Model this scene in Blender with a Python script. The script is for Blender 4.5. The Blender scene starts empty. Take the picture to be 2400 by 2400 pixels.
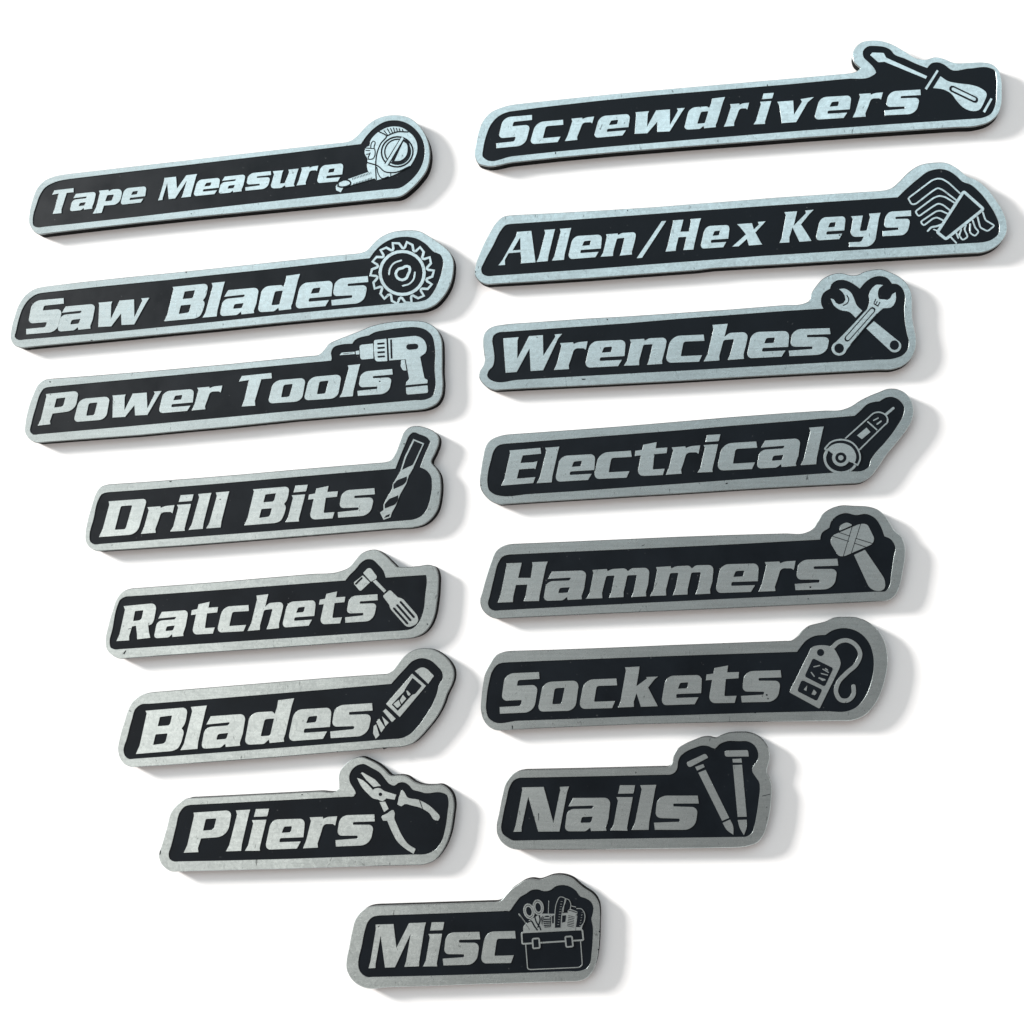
import bpy, bmesh, math, random
from mathutils import Vector, Matrix
from mathutils.geometry import tessellate_polygon

# ------------------------------------------------------------------ camera, light, exposure
scene = bpy.context.scene
C = scene.collection
U = 0.00015                 # metres on the table for one unit of the sign drawings
FOC = 2800.0                # focal length in photo units (photo is 2400 wide)
NAD = (1760.0, 1500.0)      # where the camera's plumb line meets the photo
HC = FOC * U                # camera height above the table

n = Vector(((NAD[0] - 1200) / FOC, -(NAD[1] - 1200) / FOC, -1.0)).normalized()
zr = -n
yr = Vector((0, 1, 0)); yr = (yr - yr.dot(n) * n).normalized()
xr = yr.cross(zr)
R = Matrix((xr, yr, zr))    # camera to world
cam_d = bpy.data.cameras.new('camera')
cam_d.sensor_width = 36.0
cam_d.lens = 36.0 * FOC / 2400.0
cam_d.clip_start = 0.01
cam_d.clip_end = 50.0
cam = bpy.data.objects.new('camera', cam_d)
C.objects.link(cam)
cam.matrix_world = Matrix.Translation((0, 0, HC)) @ R.to_4x4()
scene.camera = cam

world = bpy.data.worlds.new('World')
scene.world = world
world.use_nodes = True
bg = world.node_tree.nodes['Background']
bg.inputs['Color'].default_value = (1.0, 0.955, 0.94, 1)
bg.inputs['Strength'].default_value = 0.40

def area(name, loc, aim, sx, sy, watts, col):
    d = bpy.data.lights.new(name, 'AREA')
    d.shape = 'RECTANGLE'; d.size = sx; d.size_y = sy
    d.energy = watts; d.color = col
    o = bpy.data.objects.new(name, d); C.objects.link(o)
    o.location = loc
    o.rotation_euler = (Vector(aim) - Vector(loc)).to_track_quat('-Z', 'Y').to_euler()
    return o
MID = (-0.10, 0.05, 0.0)
# low lamp far to the left, slightly behind: gives the long soft shadows to the right
KE, KAZ, KD = math.radians(18.5), math.radians(156.0), 6.0
area('key_lamp', (MID[0] + KD * math.cos(KE) * math.cos(KAZ), MID[1] + KD * math.cos(KE) * math.sin(KAZ), KD * math.sin(KE)),
     MID, 1.1, 1.1, 860.0, (1.0, 0.985, 0.96))
# added unseen lamps for the metal's reflections: cool beyond the signs, neutral at left
area('added_cool_lamp', (-0.2, 1.45, 2.2), (-0.05, 0.1, 0), 3.2, 1.6, 24.5, (0.71, 0.91, 1.0))
area('added_soft_lamp', (-1.55, -0.3, 2.2), MID, 1.5, 1.5, 9.5, (1.0, 0.96, 0.90))

scene.view_settings.view_transform = 'Standard'
scene.view_settings.look = 'None'
scene.view_settings.exposure = 0.0
scene.view_settings.gamma = 1.0

# ------------------------------------------------------------------ drawing helpers
HT = 26.5                   # height of a sign's face above the table, in drawing units

def lay(x, y, h=HT):
    """point of the sign drawings -> place on the horizontal plane of height h"""
    d = R @ Vector(((x - 1200) / FOC, -(y - 1200) / FOC, -1.0))
    t = (h * U - HC) / d.z
    return (d.x * t, d.y * t)

VIEW = {'TA': (60, 250, 3.864), 'TB': (560, 250, 3.513), 'TC': (430, 360, 4.83),
        'CA': (1100, 80, 2.972), 'CB': (1750, 80, 2.972),
        'BA': (180, 980, 3.864), 'BB': (640, 980, 3.864),
        'LA': (260, 1500, 3.864), 'LB': (680, 1500, 3.864),
        'WA': (1110, 700, 3.864), 'WB': (1590, 620, 3.22),
        'HA': (1110, 1230, 3.864), 'HB': (1590, 1170, 3.22),
        'SA': (10, 620, 3.864), 'SB': (500, 520, 3.22),
        'PA': (40, 840, 3.864), 'PB': (520, 740, 3.513),
        'RA': (230, 1350, 3.864), 'RB': (640, 1270, 3.864),
        'QA': (350, 1840, 3.864), 'QB': (680, 1760, 3.864),
        'MA': (790, 2100, 4.83), 'MB': (1120, 2030, 4.83),
        'NA': (1150, 1790, 4.83), 'NB': (1480, 1700, 4.293),
        'AA': (1100, 460, 3.22), 'AB': (1680, 360, 2.76),
        'EA': (1110, 980, 3.864), 'EB': (1590, 900, 3.22),
        'KA': (1110, 1500, 3.864), 'KB': (1590, 1430, 3.22)}

def parse(s):
    """'VW x,y x,yc x,y/r ...' -> [(x, y, corner, radius)] in drawing units"""
    out = []; v = None
    for tok in s.split():
        if tok in VIEW:
            v = VIEW[tok]; continue
        c = tok.endswith('c')
        if c: tok = tok[:-1]
        r = 0.0
        if '/' in tok:
            tok, rr = tok.split('/'); r = float(rr) / v[2]
        x, y = tok.split(',')
        out.append((v[0] + float(x) / v[2], v[1] + float(y) / v[2], c, r))
    return out

def dist(a, b): return math.hypot(a[0] - b[0], a[1] - b[1])

def rounded(pts):
    """closed polygon with a fillet at each vertex"""
    m = len(pts); out = []
    for i in range(m):
        p, q, w = pts[i - 1], pts[i], pts[(i + 1) % m]
        r = q[3]
        if r <= 0.01:
            out.append((q[0], q[1])); continue
        a = min(r, dist(p, q) * 0.49); b = min(r, dist(q, w) * 0.49)
        s = (q[0] + (p[0] - q[0]) * a / dist(p, q), q[1] + (p[1] - q[1]) * a / dist(p, q))
        e = (q[0] + (w[0] - q[0]) * b / dist(q, w), q[1] + (w[1] - q[1]) * b / dist(q, w))
        k = 3 if max(a, b) < 3 else (5 if max(a, b) < 10 else 8)
        h = 0.56
        c1 = (s[0] + (q[0] - s[0]) * h, s[1] + (q[1] - s[1]) * h)
        c2 = (e[0] + (q[0] - e[0]) * h, e[1] + (q[1] - e[1]) * h)
        for j in range(k + 1):
            t = j / k; u = 1 - t
            out.append((u**3 * s[0] + 3*u*u*t * c1[0] + 3*u*t*t * c2[0] + t**3 * e[0],
                        u**3 * s[1] + 3*u*u*t * c1[1] + 3*u*t*t * c2[1] + t**3 * e[1]))
    return out

def smooth(pts, closed=True, step=5.0):
    """Catmull-Rom through the points; 'c' points stay corners; long runs stay straight"""
    P = []
    if closed:                       # points on a long straight run are drawn onto its chord
        m = len(pts); q_ = list(pts)
        for i in range(m):
            a, b, c_ = pts[i-1], pts[i], pts[(i+1) % m]
            la, lc = dist(a, b), dist(b, c_)
            if not b[2] and la > 55 and lc > 55:
                f = la / (la + lc)
                q_[i] = (b[0], b[1] + 0.75 * (a[1] + (c_[1]-a[1]) * f - b[1]), False, b[3])
        pts = q_
    m = len(pts); last = m if closed else m - 1
    for i in range(m):
        P.append(pts[i])
        if i >= last: break
        a, b = pts[i], pts[(i + 1) % m]
        L = dist(a, b)
        if L > 70:
            for f in ((12 / L), 0.5, 1 - 12 / L):
                P.append((a[0] + (b[0] - a[0]) * f, a[1] + (b[1] - a[1]) * f, False, 0))
    m = len(P); out = []
    rng = range(m) if closed else range(m - 1)
    for i in rng:
        p1, p2 = P[i], P[(i + 1) % m]
        p0 = P[i - 1] if (closed or i > 0) else p1
        p3 = P[(i + 2) % m] if (closed or i < m - 2) else p2
        if p1[2]: p0 = p1
        if p2[2]: p3 = p2
        L = dist(p1, p2)
        if L < 1e-6: continue
        def tan(a, b, c):          # tangent at b, scaled to the segment length
            la, lc = dist(a, b), dist(b, c)
            if la < 1e-6: return ((c[0] - b[0]) / lc, (c[1] - b[1]) / lc)
            if lc < 1e-6: return ((b[0] - a[0]) / la, (b[1] - a[1]) / la)
            w1, w2 = lc / (la + lc), la / (la + lc)
            return ((b[0] - a[0]) / la * w1 + (c[0] - b[0]) / lc * w2,
                    (b[1] - a[1]) / la * w1 + (c[1] - b[1]) / lc * w2)
        t1, t2 = tan(p0, p1, p2), tan(p1, p2, p3)
        k = max(1, min(8, int(L / step)))
        if L > 70: k = 2
        for j in range(k):
            t = j / k
            h1, h2, h3, h4 = 2*t**3 - 3*t*t + 1, t**3 - 2*t*t + t, -2*t**3 + 3*t*t, t**3 - t*t
            out.append((h1*p1[0] + h2*L*t1[0] + h3*p2[0] + h4*L*t2[0],
                        h1*p1[1] + h2*L*t1[1] + h3*p2[1] + h4*L*t2[1]))
    if not closed: out.append((P[-1][0], P[-1][1]))
    return out

def clean(ring, eps=0.15):
    out = []
    for p in ring:
        if not out or dist(out[-1], p) > eps: out.append(p)
    if len(out) > 2 and dist(out[0], out[-1]) <= eps: out.pop()
    return out

def area2(r): return sum(r[i-1][0]*r[i][1] - r[i][0]*r[i-1][1] for i in range(len(r)))

def inset(ring, d):
    """move every vertex d towards the left of travel (mitred, clamped)"""
    m = len(ring); out = []
    for i in range(m):
        p, q, w = ring[i-1], ring[i], ring[(i+1) % m]
        l1, l2 = dist(p, q) or 1, dist(q, w) or 1
        n1 = (-(q[1]-p[1])/l1, (q[0]-p[0])/l1); n2 = (-(w[1]-q[1])/l2, (w[0]-q[0])/l2)
        sx, sy = n1[0]+n2[0], n1[1]+n2[1]
        L = math.hypot(sx, sy)
        if L < 0.3: out.append((q[0] + n1[0]*d, q[1] + n1[1]*d)); continue
        k = min(2 * d / (L * L), d * 2.2 / L)
        out.append((q[0] + sx*k, q[1] + sy*k))
    return out

def stroke(line, w, closed=False):
    """a line of width w -> list of rings (first outer, rest holes)"""
    line = clean(line, 0.3)
    if closed:
        if area2(line) < 0: line = line[::-1]
        return [inset(line, -w/2), inset(line, w/2)[::-1]]
    L, Rr = [], []
    m = len(line)
    for i in range(m):
        a = line[max(0, i-1)]; b = line[min(m-1, i+1)]
        l = dist(a, b) or 1
        nx, ny = -(b[1]-a[1])/l, (b[0]-a[0])/l
        L.append((line[i][0]+nx*w/2, line[i][1]+ny*w/2)); Rr.append((line[i][0]-nx*w/2, line[i][1]-ny*w/2))
    def cap(c, p, sgn):
        a0 = math.atan2(p[1]-c[1], p[0]-c[0])
        return [(c[0]+w/2*math.cos(a0+sgn*k*math.pi/4), c[1]+w/2*math.sin(a0+sgn*k*math.pi/4)) for k in (1, 2, 3)]
    return [L + cap(line[-1], L[-1], -1) + Rr[::-1] + cap(line[0], Rr[0], -1)]

def ellipse(cx, cy, rx, ry, rot=0, k=28):
    a = math.radians(rot); ca, sa = math.cos(a), math.sin(a)
    return [(cx + rx*math.cos(t)*ca - ry*math.sin(t)*sa, cy + rx*math.cos(t)*sa + ry*math.sin(t)*ca)
            for t in (2*math.pi*j/k for j in range(k))]

def prism(bm, rings, z0, z1, cham=0.0, origin=(0, 0), inner=None):
    """rings in drawing units (outer, holes...) -> solid between heights z0 and z1"""
    rs = []
    for i, r in enumerate(rings):
        r = clean(r)
        if len(r) < 3: continue
        a = area2(r)
        if (i == 0) != (a > 0): r = r[::-1]
        rs.append(r)
    if not rs: return
    def place(r, h):
        # all corners of one solid stand on the plan of its face, so its walls are upright
        return [bm.verts.new((q[0]-origin[0], q[1]-origin[1], h*U)) for q in (lay(p[0], p[1]) for p in r)]
    ci = cham if inner is None else inner
    top = [inset(r, ci if j else cham) for j, r in enumerate(rs)] if cham else rs
    vt = [place(r, z1) for r in top]
    vm = [place(r, z1 - (ci if j else cham)) for j, r in enumerate(rs)] if cham else vt
    vb = [place(r, z0) for r in rs]
    def wall(a, b):
        m = len(a)
        for j in range(m):
            try: bm.faces.new((a[j-1], a[j], b[j], b[j-1]))
            except ValueError: pass
    for a, b, c_ in zip(vt, vm, vb):
        if cham: wall(a, b)
        wall(b, c_)
    flat = [v for r in vt for v in r]
    low = [v for r in vb for v in r]
    for t in tessellate_polygon([[Vector((p[0], p[1], 0)) for p in r] for r in top]):
        try: bm.faces.new([flat[j] for j in t])
        except ValueError: pass
        try: bm.faces.new([low[j] for j in t])
        except ValueError: pass

def finish(name, bm, mat, parent=None):
    bmesh.ops.recalc_face_normals(bm, faces=bm.faces)
    me = bpy.data.meshes.new(name)
    bm.to_mesh(me); bm.free()
    me.materials.append(mat)
    o = bpy.data.objects.new(name, me); C.objects.link(o)
    if parent: o.parent = parent
    return o

# ------------------------------------------------------------------ materials
def mat_new(name):
    m = bpy.data.materials.new(name); m.use_nodes = True
    nt = m.node_tree
    return m, nt, nt.nodes, nt.links, nt.nodes['Principled BSDF']

def node(nt, kind, **kw):
    nd = nt.nodes.new(kind)
    for k, v in kw.items():
        if k.startswith('i_'): nd.inputs[k[2:].replace('_', ' ')].default_value = v
        else: setattr(nd, k, v)
    return nd

def ramp(nt, src, lo, hi, c0, c1):
    r = nt.nodes.new('ShaderNodeValToRGB')
    r.color_ramp.elements[0].position = lo; r.color_ramp.elements[1].position = hi
    r.color_ramp.elements[0].color = (*c0, 1); r.color_ramp.elements[1].color = (*c1, 1)
    nt.links.new(src, r.inputs[0]); return r

def metal_material(name, tone):
    m, nt, N, L, b = mat_new(name)
    geo = node(nt, 'ShaderNodeNewGeometry')
    mp = node(nt, 'ShaderNodeMapping'); L.new(geo.outputs['Position'], mp.inputs['Vector'])
    flk = node(nt, 'ShaderNodeTexNoise', i_Scale=420.0, i_Detail=5.0, i_Roughness=0.65, i_Distortion=1.6)
    L.new(mp.outputs[0], flk.inputs['Vector'])
    big = node(nt, 'ShaderNodeTexNoise', i_Scale=45.0, i_Detail=3.0, i_Roughness=0.55)
    L.new(mp.outputs[0], big.inputs['Vector'])
    r1 = ramp(nt, flk.outputs['Fac'], 0.32, 0.62, (0.43, 0.475, 0.475), (0.53, 0.585, 0.585))
    mpb = node(nt, 'ShaderNodeMapping'); mpb.inputs['Rotation'].default_value = (0, 0, -0.09)
    mpb.inputs['Scale'].default_value = (0.05, 1.0, 1.0)
    L.new(geo.outputs['Position'], mpb.inputs['Vector'])
    brush = node(nt, 'ShaderNodeTexNoise', i_Scale=1300.0, i_Detail=3.0, i_Roughness=0.6)
    L.new(mpb.outputs[0], brush.inputs['Vector'])
    r5 = ramp(nt, brush.outputs['Fac'], 0.35, 0.65, (0.90*tone,)*3, (tone,)*3)
    r2 = ramp(nt, big.outputs['Fac'], 0.35, 0.65, (0.90, 0.90, 0.90), (1, 1, 1))
    grain = node(nt, 'ShaderNodeTexNoise', i_Scale=1500.0, i_Detail=3.0, i_Roughness=0.6, i_Distortion=2.2)
    L.new(mp.outputs[0], grain.inputs['Vector'])
    r4 = ramp(nt, grain.outputs['Fac'], 0.36, 0.60, (0.86, 0.87, 0.87), (1, 1, 1))
    mulg = node(nt, 'ShaderNodeMix', data_type='RGBA', blend_type='MULTIPLY'); mulg.inputs[0].default_value = 1.0
    L.new(r1.outputs[0], mulg.inputs[6]); L.new(r4.outputs[0], mulg.inputs[7])
    mul = node(nt, 'ShaderNodeMix', data_type='RGBA', blend_type='MULTIPLY'); mul.inputs[0].default_value = 1.0
    mulb = node(nt, 'ShaderNodeMix', data_type='RGBA', blend_type='MULTIPLY'); mulb.inputs[0].default_value = 1.0
    L.new(mulg.outputs[2], mulb.inputs[6]); L.new(r5.outputs[0], mulb.inputs[7])
    L.new(mulb.outputs[2], mul.inputs[6]); L.new(r2.outputs[0], mul.inputs[7])
    # sparse dark nicks and scratches
    mp2 = node(nt, 'ShaderNodeMapping'); mp2.inputs['Rotation'].default_value = (0, 0, 0.5)
    mp2.inputs['Scale'].default_value = (1.0, 0.35, 1.0)
    L.new(geo.outputs['Position'], mp2.inputs['Vector'])
    nick = node(nt, 'ShaderNodeTexNoise', i_Scale=620.0, i_Detail=2.0, i_Roughness=0.5, i_Distortion=2.5)
    L.new(mp2.outputs[0], nick.inputs['Vector'])
    r3 = ramp(nt, nick.outputs['Fac'], 0.69, 0.75, (1, 1, 1), (0.4, 0.4, 0.4))
    mul2 = node(nt, 'ShaderNodeMix', data_type='RGBA', blend_type='MULTIPLY'); mul2.inputs[0].default_value = 1.0
    L.new(mul.outputs[2], mul2.inputs[6]); L.new(r3.outputs[0], mul2.inputs[7])
    L.new(mul2.outputs[2], b.inputs['Base Color'])
    b.inputs['Metallic'].default_value = 1.0
    rr = ramp(nt, flk.outputs['Fac'], 0.3, 0.7, (0.33, 0.33, 0.33), (0.25, 0.25, 0.25))
    L.new(rr.outputs[0], b.inputs['Roughness'])
    bp = node(nt, 'ShaderNodeBump', i_Strength=0.35, i_Distance=0.00006)
    L.new(flk.outputs['Fac'], bp.inputs['Height']); L.new(bp.outputs[0], b.inputs['Normal'])
    return m

def dark_material(name, col, rough, bump=0.15):
    m, nt, N, L, b = mat_new(name)
    geo = node(nt, 'ShaderNodeNewGeometry')
    nz = node(nt, 'ShaderNodeTexNoise', i_Scale=70.0, i_Detail=4.0, i_Roughness=0.6)
    L.new(geo.outputs['Position'], nz.inputs['Vector'])
    r = ramp(nt, nz.outputs['Fac'], 0.3, 0.7, tuple(c*0.8 for c in col), tuple(c*1.25 for c in col))
    dust = node(nt, 'ShaderNodeTexNoise', i_Scale=900.0, i_Detail=1.0)
    L.new(geo.outputs['Position'], dust.inputs['Vector'])
    dr = ramp(nt, dust.outputs['Fac'], 0.77, 0.83, (0, 0, 0), (0.05, 0.05, 0.05))
    ad = node(nt, 'ShaderNodeMix', data_type='RGBA', blend_type='ADD'); ad.inputs[0].default_value = 1.0
    L.new(r.outputs[0], ad.inputs[6]); L.new(dr.outputs[0], ad.inputs[7])
    L.new(ad.outputs[2], b.inputs['Base Color'])
    fine = node(nt, 'ShaderNodeTexNoise', i_Scale=2500.0, i_Detail=2.0)
    L.new(geo.outputs['Position'], fine.inputs['Vector'])
    bp = node(nt, 'ShaderNodeBump', i_Strength=bump, i_Distance=0.00003)
    L.new(fine.outputs['Fac'], bp.inputs['Height']); L.new(bp.outputs[0], b.inputs['Normal'])
    rg = ramp(nt, nz.outputs['Fac'], 0.3, 0.7, (rough*0.85,)*3, (rough*1.2,)*3)
    L.new(rg.outputs[0], b.inputs['Roughness'])
    b.inputs['Specular IOR Level'].default_value = 0.13
    return m

METAL = metal_material('brushed_aluminium', 1.05)
RIM = metal_material('shaded_aluminium', 0.93)  # same metal, darkened in its colour to stand for shade on the rims
INLAY = dark_material('black_enamel', (0.0025, 0.0045, 0.007), 0.42)
RUBBER = dark_material('black_magnet_sheet', (0.003, 0.003, 0.003), 0.75, 0.4)

def table_material():
    m, nt, N, L, b = mat_new('white_table')
    geo = node(nt, 'ShaderNodeNewGeometry')
    nz = node(nt, 'ShaderNodeTexNoise', i_Scale=14.0, i_Detail=4.0)
    L.new(geo.outputs['Position'], nz.inputs['Vector'])
    r = ramp(nt, nz.outputs['Fac'], 0.3, 0.7, (0.93, 0.905, 0.895), (0.95, 0.925, 0.915))
    L.new(r.outputs[0], b.inputs['Base Color'])
    b.inputs['Roughness'].default_value = 0.8
    b.inputs['Specular IOR Level'].default_value = 0.2
    return m

# ------------------------------------------------------------------ the surface they lie on
bm = bmesh.new()
s = 3.0
q = [bm.verts.new((x, y, 0)) for x, y in ((-s, -s), (s, -s), (s, s), (-s, s))]
bm.faces.new(q)
tab = finish('table_surface', bm, table_material())
tab['kind'] = 'structure'
# ------------------------------------------------------------------ lettering
class Frame:
    """the slanted line of text on one sign: base line, cap line, slant"""
    def __init__(s, base, cap, k):
        s.b = [(p[0], p[1]) for p in parse(base)]; s.c = [(p[0], p[1]) for p in parse(cap)]; s.k = k
    @staticmethod
    def quad(p, x):
        if len(p) == 2:
            return p[0][1] + (p[1][1]-p[0][1]) * (x-p[0][0]) / (p[1][0]-p[0][0])
        (a, fa), (b, fb), (c, fc) = p
        return (fa*(x-b)*(x-c)/((a-b)*(a-c)) + fb*(x-a)*(x-c)/((b-a)*(b-c)) + fc*(x-a)*(x-b)/((c-a)*(c-b)))
    def fwd(s, u, v):
        yb = s.quad(s.b, u); yc = s.quad(s.c, u + s.k)
        return (u + s.k*v, yb + (yc-yb)*v)
    def inv(s, x, y):
        v = 0.5
        for _ in range(8):
            u = x - s.k*v
            yb = s.quad(s.b, u); yc = s.quad(s.c, u + s.k)
            v = (yb-y)/(yb-yc)
        return (x - s.k*v, v)

FR = {
 'tape': Frame('TA 250,967 1200,850 TB 820,615', 'TA 250,757 1550,610 TB 860,408', 15.5),
 'screw': Frame('CA 190,795 1165,697 CB 740,580', 'CA 435,562 1780,437 CB 1230,327', 21),
 'allen': Frame('AA 220,522 1480,418 AB 1072,535', 'AA 360,268 1750,165 AB 628,362', 17.7),
 'wrench': Frame('WA 290,672 1360,608 WB 838,692', 'WA 268,358 803,317 WB 375,445', 19.5),
 'elec': Frame('EA 250,612 1742,512 EB 1047,605', 'EA 325,292 775,257 EB 1098,320', 18.5),
 'hammer': Frame('HA 220,706 1020,670 HB 882,687', 'HA 297,348 672,332 HB 1225,370', 20),
 'socket': Frame('KA 238,668 1308,612 KB 480,697', 'KA 590,290 1503,240 KB 800,372', 18),
 'nail': Frame('NA 258,772 1355,755 NB 235,1052', 'NA 352,268 888,257 NB 250,598', 18.5),
 'saw': Frame('SA 203,633 1447,515 SB 893,632', 'SA 535,303 SB 655,392', 20),
 'power': Frame('PA 187,610 1580,472 PB 1118,660', 'PA 262,322 PB 408,470 1140,397', 18),
 'bits': Frame('BA 205,1078 1305,990 BB 590,902', 'BA 300,752 1380,662 BB 315,602', 21),
 'ratchet': Frame('RA 168,590 1352,495 RB 657,733', 'RA 233,272 1535,163 RB 965,391', 20),
 'blade': Frame('LA 228,1033 1435,934 LB 367,890', 'LA 315,640 1658,527 LB 765,470', 23),
 'plier': Frame('QA 312,614 1390,573 QB 413,867', 'QA 402,249 1085,213 QB 785,479', 22),
 'misc': Frame('MA 358,820 975,797 MB 110,1105', 'MA 438,323 1210,295 MB 470,602', 17),
}
# glyph: (sign it is measured on, [outer rings], [holes])
GL = {
 'D': ('bits', ['BA 205,1078 240,1000 298,785 293,752 645,727/45 553,1052/75'], ['BA 405,797/12 508,789/12 447,1004/14 350,1010/8']),
 'r': ('bits', ['BA 583,1049 612,985 653,835 642,806 757,797 762,812 800,795/20 884,787 866,862 845,850 765,852/30 738,935 712,1005 716,1038'], []),
 'i': ('bits', ['BA 845,1028 872,985 917,810 905,785 1033,776 1028,800 985,960 975,1000 978,1021', 'BA 940,697 1057,689 1041,750/8 922,760'], []),
 'l': ('bits', ['BA 1172,1000 1200,950 1268,705 1258,673 1382,662 1372,692 1310,935 1303,990'], []),
 't': ('bits', ['BB 392,637 503,613 492,668 588,661 579,712 478,722 458,858/10 557,850 538,908 325,921/60 367,733 317,739 325,692 380,682'], []),
 'B': ('blade', ['LA 228,1033 262,955 326,665 315,640 695,608/55 672,755/45 638,800 660,830/25 630,948/55 585,1004/55'],
       ['LA 445,697/8 552,684/6 532,772/20 425,780/4', 'LA 405,855/8 512,846/8 490,935/20 383,950/6']),
 'a': ('blade', ['LA 905,690 1225,667/60 1195,850 1168,930 1172,958 1040,970 1035,940 995,975/15 815,987/45 850,790/60 1065,773/15 1078,745/12 863,766'],
       ['LA 970,852/15 1062,842/3 1045,895/12 955,903/10']),
 'd': ('blade', ['LA 1512,545 1658,527 1635,600 1578,850 1563,890 1566,921 1435,934 1427,903 1385,942/15 1205,951/55 1258,658/75 1460,646/8 1482,668 1503,605'],
       ['LA 1392,718/18 1475,711/6 1440,865/15 1355,872/12']),
 's': ('blade', ['LB 741,571 746,639 533,653/9 533,677/9 738,670/55 700,868/90 367,890 362,828 578,806/9 578,780/9 375,787/50 405,592/80'], []),
 'e': ('wrench', ['WA 1062,386/65 1380,371/50 1368,520 1150,532/10 1145,563/10 1345,553 1310,611 1010,627/55'], ['WA 1185,440/10 1258,434/10 1247,482/10 1165,488/4']),
 'n': ('wrench', ['WA 1360,608 1390,560 1425,400 1415,370 1545,362 1550,380 1590,358/15 1755,350/50 1740,440 1708,560 1710,590 1573,600 1590,555 1622,412/12 1538,418/15 1500,560 1500,602'], []),
 'W': ('wrench', ['WA 290,672 268,358 409,347 398,380 396,541 503,338 628,329 632,515 740,345 733,323 803,317 765,362 630,648 517,656 506,452 390,664'], []),
 'h': ('wrench', ['WB 190,732 222,672 264,490 257,455 372,446 347,545 385,515/15 528,508/50 510,600 490,675 493,712 372,721 390,675 420,563/12 340,570/14 308,690 309,724'], []),
 'c': ('elec', ['EA 1425,294 1432,351 1250,361/20 1226,490/8 1412,479 1385,539 1088,553/60 1140,312/80'], []),
 'E': ('elec', ['EA 250,612 280,545 330,320 325,292 605,268 612,322 445,338 425,405 545,398 578,388 560,462 545,455 412,465 392,547 560,533 540,588'], []),
 'H': ('hammer', ['HA 220,706 245,640 300,370 297,348 437,343 430,375 405,480 518,480 535,370 530,338 672,332 655,375 598,640 592,690 455,693 470,650 488,542 385,545 360,650 357,700'], []),
 'm': ('hammer', ['HA 1020,670 1050,620 1085,440 1075,408 1205,400 1212,420 1250,400/20 1370,394/15 1395,420 1430,392/15 1590,388/50 1575,540 1555,610 1558,648 1425,655 1445,605 1475,455/12 1390,458/12 1355,610 1355,655 1225,662 1245,610 1275,460/12 1200,463/15 1162,615 1165,665'], []),
 'S': ('socket', ['KA 592,290 597,352 402,364/14 392,414/8 585,405/60 545,655/85 238,668 235,607 425,596/18 437,544/12 250,552/55 285,303/80'], []),
 'o': ('socket', ['KA 632,380/75 955,366/60 920,640/75 578,650/55'], ['KA 735,438/18 825,432/12 795,577/18 712,582/12']),
 'k': ('socket', ['KA 1308,612 1330,560 1380,275 1370,247 1503,240 1495,300 1475,418 1568,350 1563,335 1672,330 1640,355 1580,430 1668,600 1515,606 1475,483 1450,560 1452,606'], []),
 'p': ('tape', ['TA 607,970 640,910 672,785 664,760 752,752 757,765 785,748/15 885,742/50 855,885/60 712,896 702,925 690,962'], ['TA 742,802/8 802,796/8 783,850/12 722,856/6']),
 'u': ('tape', ['TC 1032,235 1018,197 1138,187 1125,215 1097,337/10 1150,333/10 1198,210 1190,180 1305,168 1285,225 1250,345 1258,370 1158,380 1150,360 1110,390/15 985,396/50'], []),
 'w': ('power', ['PA 863,537 868,355 862,335 985,325 975,350 972,470 1048,318 1175,308 1180,452 1247,320 1237,299 1310,294 1280,340 1180,512 1068,518 1062,425 978,530'], []),
 'P': ('plier', ['QA 312,614 345,545 406,280 402,249 755,226/60 712,466/95 472,484 443,570 448,608'], ['QA 515,308/8 610,302/8 585,405/25 490,412/3']),
 'T': ('power', ['PB 163,748 185,690 222,530 140,543 165,495 408,470 412,516 325,523 272,700 275,741'], []),
 'M': ('misc', ['MA 358,820 380,740 440,380 438,323 640,318 672,587 815,307 1005,300 990,350 928,740 925,797 760,803 780,740 832,425 655,808 543,812 495,450 438,770 437,815'], []),
 'N': ('nail', ['NA 258,772 282,700 357,300 352,268 600,262 710,670 787,300 782,262 888,257 865,320 778,768 538,770 425,375 350,720 350,770'], []),
 'R': ('ratchet', ['RA 168,590 195,530 245,305 233,272 532,243/60 498,432/60 452,448 458,510 470,560 352,574 350,520 342,450/5 308,458 282,545 282,583'], ['RA 335,318/6 408,311/6 390,398/20 318,408/4']),
 'A': ('allen', ['AA 218,522 250,480 352,300 360,268 468,260 500,499 390,507 392,470 386,422 297,430 268,480 270,519'], ['AA 384,310 387,403 327,408']),
 '/': ('allen', ['AA 1262,468 1452,187 1487,185 1303,465'], []),
 'x': ('allen', ['AB 98,602 188,522 150,475 130,456 228,449 240,490 272,458 265,441 317,437 250,510 285,575 296,588 208,595 195,552 142,600'], []),
 'K': ('allen', ['AB 405,578 420,545 447,400 437,378 520,372 498,465 577,385 572,368 628,362 600,390 545,458 580,510 613,565 535,571 490,478 470,540 470,575'], []),
 'y': ('allen', ['AB 868,405 945,400 925,500/8 970,497/8 992,412 985,388 1060,382 1048,420 1020,602/60 855,604 857,573 935,570/15 950,537 860,540/40 880,425'], []),
 'v': ('screw', ['CB 245,620 228,500 213,470 325,462 330,560 385,470 375,452 470,437 425,475 345,613'], []),
}
_uv = {}
def glyph(ch):
    if ch not in _uv:
        src, outs, holes = GL[ch]
        f = FR[src]
        conv = lambda s_: [f.inv(x, y) for x, y in rounded(parse(s_))]
        _uv[ch] = ([conv(o) for o in outs], [conv(h) for h in holes])
    return _uv[ch]

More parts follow.
